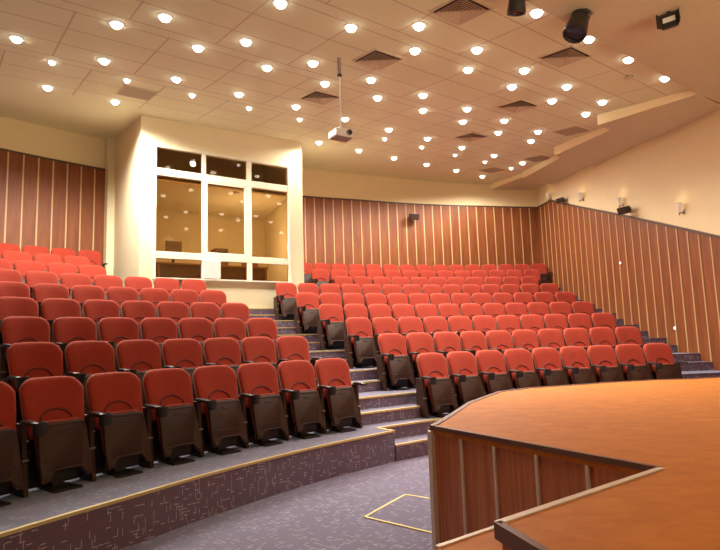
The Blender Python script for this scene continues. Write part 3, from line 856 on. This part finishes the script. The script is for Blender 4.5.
# projector on its pole
top = on_ceiling(339, 58)
d = ray(340, 135); s = top.y / d.y; pz = (EYEV + d * s).z
r = empty('ceiling_projector', (top.x, top.y, pz), math.radians(32), 'white video projector hanging on a thin pole from the ceiling', 'projector')
hgt = top.z - pz
mb = MB(); mb.loft([[Vector((x * s_, y * s_, z)) for x, y in ((-.15, -.12), (.15, -.12), (.15, .12), (-.15, .12))] for z, s_ in ((-.055, .94), (-.045, 1), (.04, 1), (.055, .93))]); mb.build('body', MAT['white'], r, bevel=.012)
mb = MB(); mb.box((0, 0, -.058), (.27, .20, .008)); mb.build('underside', MAT['grey'], r, bevel=.003)
mb = MB(); mb.cyl((.06, -.11, .005), (.06, -.15, .003), .045, .042, 18); lz = mb.build('lens_ring', MAT['grey'], r, True)
mb = MB(); mb.cyl((.06, -.145, .003), (.06, -.153, .003), .034, .034, 18); mb.build('lens', MAT['lens'], lz, True)
mb = MB(); mb.box((0, 0, .075), (.12, .12, .04)); mb.cyl((0, 0, .09), (0, 0, hgt - .25), .012, .012, 10); mb.build('pole', MAT['white'], r, True)
mb = MB(); mb.cyl((0, 0, hgt - .27), (0, 0, hgt + .01), .024, .028, 12); mb.build('pole_sleeve', MAT['grey'], r, True)
mb = MB(); mb.cyl((0, 0, hgt - .29), (0, 0, hgt - .26), .034, .034, 12); mb.build('collar', MAT['black'], r, True)

# stage lights under the front soffit
def stage_light(px, py, label, size, yaw, pitch_):
    d = ray(px, py)
    s = 3.37 / (d.z - .1 * d.y + .04 * d.x) * .925
    p = EYEV + d * s
    topz = ceil_z(p.x, p.y) - (DROP if cuv(p.x, p.y)[1] < SV else 0)
    r = empty('stage_light', (p.x, p.y, p.z), yaw, label, 'stage light')
    rot = Matrix.Rotation(pitch_, 4, 'X')
    mb = MB()
    mb.lathe([(.055, .18), (.075, .16), (.085, .05), (.10, -.02), (.115, -.15), (.118, -.19), (.10, -.19), (.09, -.16)], 14, mat4=Matrix.Scale(size, 4) @ rot)
    for k in range(4): mb.lathe([(.088, .03 + .03 * k), (.094, .035 + .03 * k), (.088, .04 + .03 * k)], 14, mat4=Matrix.Scale(size, 4) @ rot, cap0=False, cap1=False)
    b = mb.build('lamp_body', MAT['black'], r, True)
    mb = MB(); mb.lathe([(.098, -.168), (.05, -.180), (.001, -.184)], 14, mat4=Matrix.Scale(size, 4) @ rot); mb.build('lens', MAT['lens'], b, True)
    hz = topz - p.z - .004
    mb = MB(); w = .135 * size
    mb.tube([(-w, 0, 0), (-w, 0, hz - .10), (-w * .6, 0, hz - .06), (w * .6, 0, hz - .06), (w, 0, hz - .10), (w, 0, 0)], .012, 6)
    mb.cyl((0, 0, hz - .07), (0, 0, hz), .03, .04, 10)
    mb.build('yoke', MAT['black'], r, True)
    mb = MB()
    for sx in (-1, 1): mb.cyl((sx * w * .86, 0, 0), (sx * (w + .03), 0, 0), .02, .02, 10)
    mb.build('yoke_knob', MAT['steel'], r, True)
    return r
stage_light(579, 21, 'large black stage spotlight hanging at the ceiling, right of the top vent', 1.15, math.radians(-60), math.radians(-28))
stage_light(517, -2, 'black stage spotlight cut off by the top edge of the view', .85, math.radians(10), math.radians(15))
# small floodlight
d = ray(670, 22); p = EYEV + d * (3.37 / (d.z - .1 * d.y + .04 * d.x) * .925)
topz = ceil_z(p.x, p.y) - DROP
r = empty('floodlight', p, math.radians(-40), 'small square black floodlight under the smooth ceiling, top right', 'stage light')
mb = MB(); mb.loft([[Vector((x * s_, y_, z * s_)) for x, z in ((-.09, -.08), (.09, -.08), (.09, .08), (-.09, .08))] for y_, s_ in ((.07, .6), (.0, .95), (-.03, 1), (-.05, 1))]); fb = mb.build('housing', MAT['black'], r, bevel=.006)
mb = MB(); mb.box((0, -.052, .01), (.13, .006, .06)); mb.build('lens', MAT['white'], fb)
mb = MB(); hz = topz - p.z
mb.tube([(-.10, 0, 0), (-.10, 0, .11), (.10, 0, .11), (.10, 0, 0)], .01, 6); mb.cyl((0, 0, .11), (0, 0, hz), .015, .03, 8); mb.build('bracket', MAT['black'], r, True)
for sx in (-1, 1):
    mb = MB(); mb.quad((sx * .09, -.05, -.08), (sx * .12, -.12, -.09), (sx * .12, -.12, .09), (sx * .09, -.05, .08)); mb.box((sx * .105, -.085, 0), (.004, .07, .16), rot=Matrix.Rotation(sx * .4, 3, 'Z')); mb.build('barn_door', MAT['black'], r)
# smoke detector
p = on_ceiling(629, 76.5)
r = empty('smoke_detector', p, 0, 'tiny brown smoke detector on the ceiling among the right downlights', 'smoke detector')
mb = MB(); mb.lathe([(.06, .012), (.06, -.015), (.04, -.035), (.001, -.04)], 14); mb.build('housing', MAT['vent'], r, True)
mb = MB(); mb.lathe([(.061, -.004), (.063, -.008), (.061, -.012)], 14, cap0=False, cap1=False); mb.build('vent_ring', MAT['ventdark'], r, True)

# wall lamps on the right wall
wa = math.atan(.08)
for k, (px, py) in enumerate(((551, 196), (583, 196), (623, 201), (683.5, 207))):
    p = on_wall(px, py)
    lab = ['farthest wall lamp, in the corner beside the back wall', 'second wall lamp from the back corner on the right wall', 'third wall lamp from the back corner, left of a speaker', 'nearest wall lamp on the right wall'][k]
    r = empty('wall_lamp', p, wa, 'pale flared cone ' + lab, 'wall lamp', 'cone wall lamps on the right wall')
    mb = MB(); mb.lathe([(.010, -.13), (.022, -.09), (.042, .0), (.066, .08), (.062, .08), (.036, -.02), (.001, -.06)], 14, mat4=Matrix.Translation((-.10, 0, 0))); mb.build('lamp_shade', MAT['sconce'], r, True)
    mb = MB(); mb.lathe([(.001, -.17), (.014, -.16), (.016, -.10), (.001, -.10)], 10, mat4=Matrix.Translation((-.10, 0, 0))); mb.cyl((-.10, 0, -.13), (0, 0, -.10), .010, .010, 8); mb.box((-.008, 0, -.10), (.016, .06, .09)); mb.build('bracket', MAT['steel'], r, True)
    l = bpy.data.lights.new('wall_lamp_bulb', 'POINT'); l.energy = .25; l.color = (1, .74, .42); l.shadow_soft_size = .05
    link('lamp', l, r, (-.13, 0, .2))
# loudspeakers
def speaker(p, rz, label, s=1.0):
    r = empty('wall_speaker', p, rz, label, 'speaker', 'black wall loudspeakers')
    rot = Matrix.Rotation(.3, 3, 'X')
    mb = MB(); mb.loft([[rot @ Vector((x * w, y, z * h)) * s for x, z in ((-.15, -.10), (.15, -.10), (.15, .10), (-.15, .10))] for y, w, h in ((-.12, 1, 1), (.04, .95, .95), (.10, .6, .7))]); b = mb.build('cabinet', MAT['black'], r, bevel=.008)
    mb = MB(); mb.loft([[rot @ Vector((x * w, y, z * w)) * s for x, z in ((-.135, -.088), (.135, -.088), (.135, .088), (-.135, .088))] for y, w in ((-.12, 1), (-.128, .97))]); mb.build('grille', MAT['plastic'], b)
    mb = MB(); mb.cyl((0, .05 * s, 0), (0, .20 * s, .02), .02, .025, 8); mb.box((0, .21 * s, .02), (.1, .02, .12)); mb.build('bracket', MAT['black'], r)
    return r
p = on_wall(565.7, 200); speaker(p + Vector((-.15, -.02, .0)), math.radians(-60), 'black loudspeaker in the far right corner, above the panelling', .72)
p = on_wall(632, 210); speaker(p + Vector((-.18, -.02, 0)), math.radians(-60), 'larger black loudspeaker midway along the right wall, above the panelling', .85)
p = on_r(413.5, 216.5, RB - .26); th = math.atan2(p.x - CX, p.y - CY); speaker(p, -th, 'black loudspeaker mounted on the wood panelling of the back wall')
# tiny marker lights on the right panelling
for (px, py), lab in (((622, 263), 'tiny white marker light high on the right wood panelling'), ((677, 328), 'tiny white marker light low on the right panelling above the steps')):
    p = on_wall(px, py) + Vector((-.037, 0, 0))
    r = empty('marker_light', p, wa, lab, 'marker light')
    m4 = Matrix.Rotation(-PI / 2, 4, 'Y')
    mb = MB(); mb.lathe([(.035, 0), (.035, .010), (.026, .014), (.022, .008)], 14, mat4=m4, cap1=False); mb.build('rim', MAT['white'], r, True)
    mb = MB(); mb.lathe([(.022, .008), (.001, .014)], 12, mat4=m4); mb.build('glow_lens', MAT['marker'], r, True)

# ================================================================== LIGHT
# unseen fill lamp added to brighten the booth interior
p = bp_(-.35, 5.2, .75)
r = empty('booth_fill_lamp', (p.x, p.y, 4.92), 0, 'added fill lamp, unseen, inside the projection booth', 'ceiling light')
mb = MB(); mb.lathe([(.07, .012), (.07, -.01), (.05, -.03), (.001, -.035)], 16); mb.build('lamp_shade', MAT['white'], r, True)
l = bpy.data.lights.new('booth_fill', 'POINT'); l.energy = 34; l.color = (1, .92, .76); l.shadow_soft_size = .1
link('lamp', l, r, (0, .7, -1.1))

w = bpy.data.worlds.new('world'); sc.world = w; w.use_nodes = True
nt = w.node_tree; bg = nt.nodes['Background']
# world fill added at the open stage end, brightest below to light the ceiling
tc = nt.nodes.new('ShaderNodeTexCoord'); sep = nt.nodes.new('ShaderNodeSeparateXYZ'); nt.links.new(tc.outputs['Generated'], sep.inputs[0])
mr = nt.nodes.new('ShaderNodeMapRange'); mr.inputs[1].default_value = -.13; mr.inputs[2].default_value = -.32; mr.inputs[3].default_value = .25; mr.inputs[4].default_value = 5.5
nt.links.new(sep.outputs[2], mr.inputs[0]); nt.links.new(mr.outputs[0], bg.inputs[1])
bg.inputs[0].default_value = (1.0, .90, .62, 1)
sc.view_settings.view_transform = 'Standard'; sc.view_settings.look = 'None'
sc.view_settings.gamma = 1; sc.view_settings.use_curve_mapping = False
sc.view_settings.exposure = 0.55
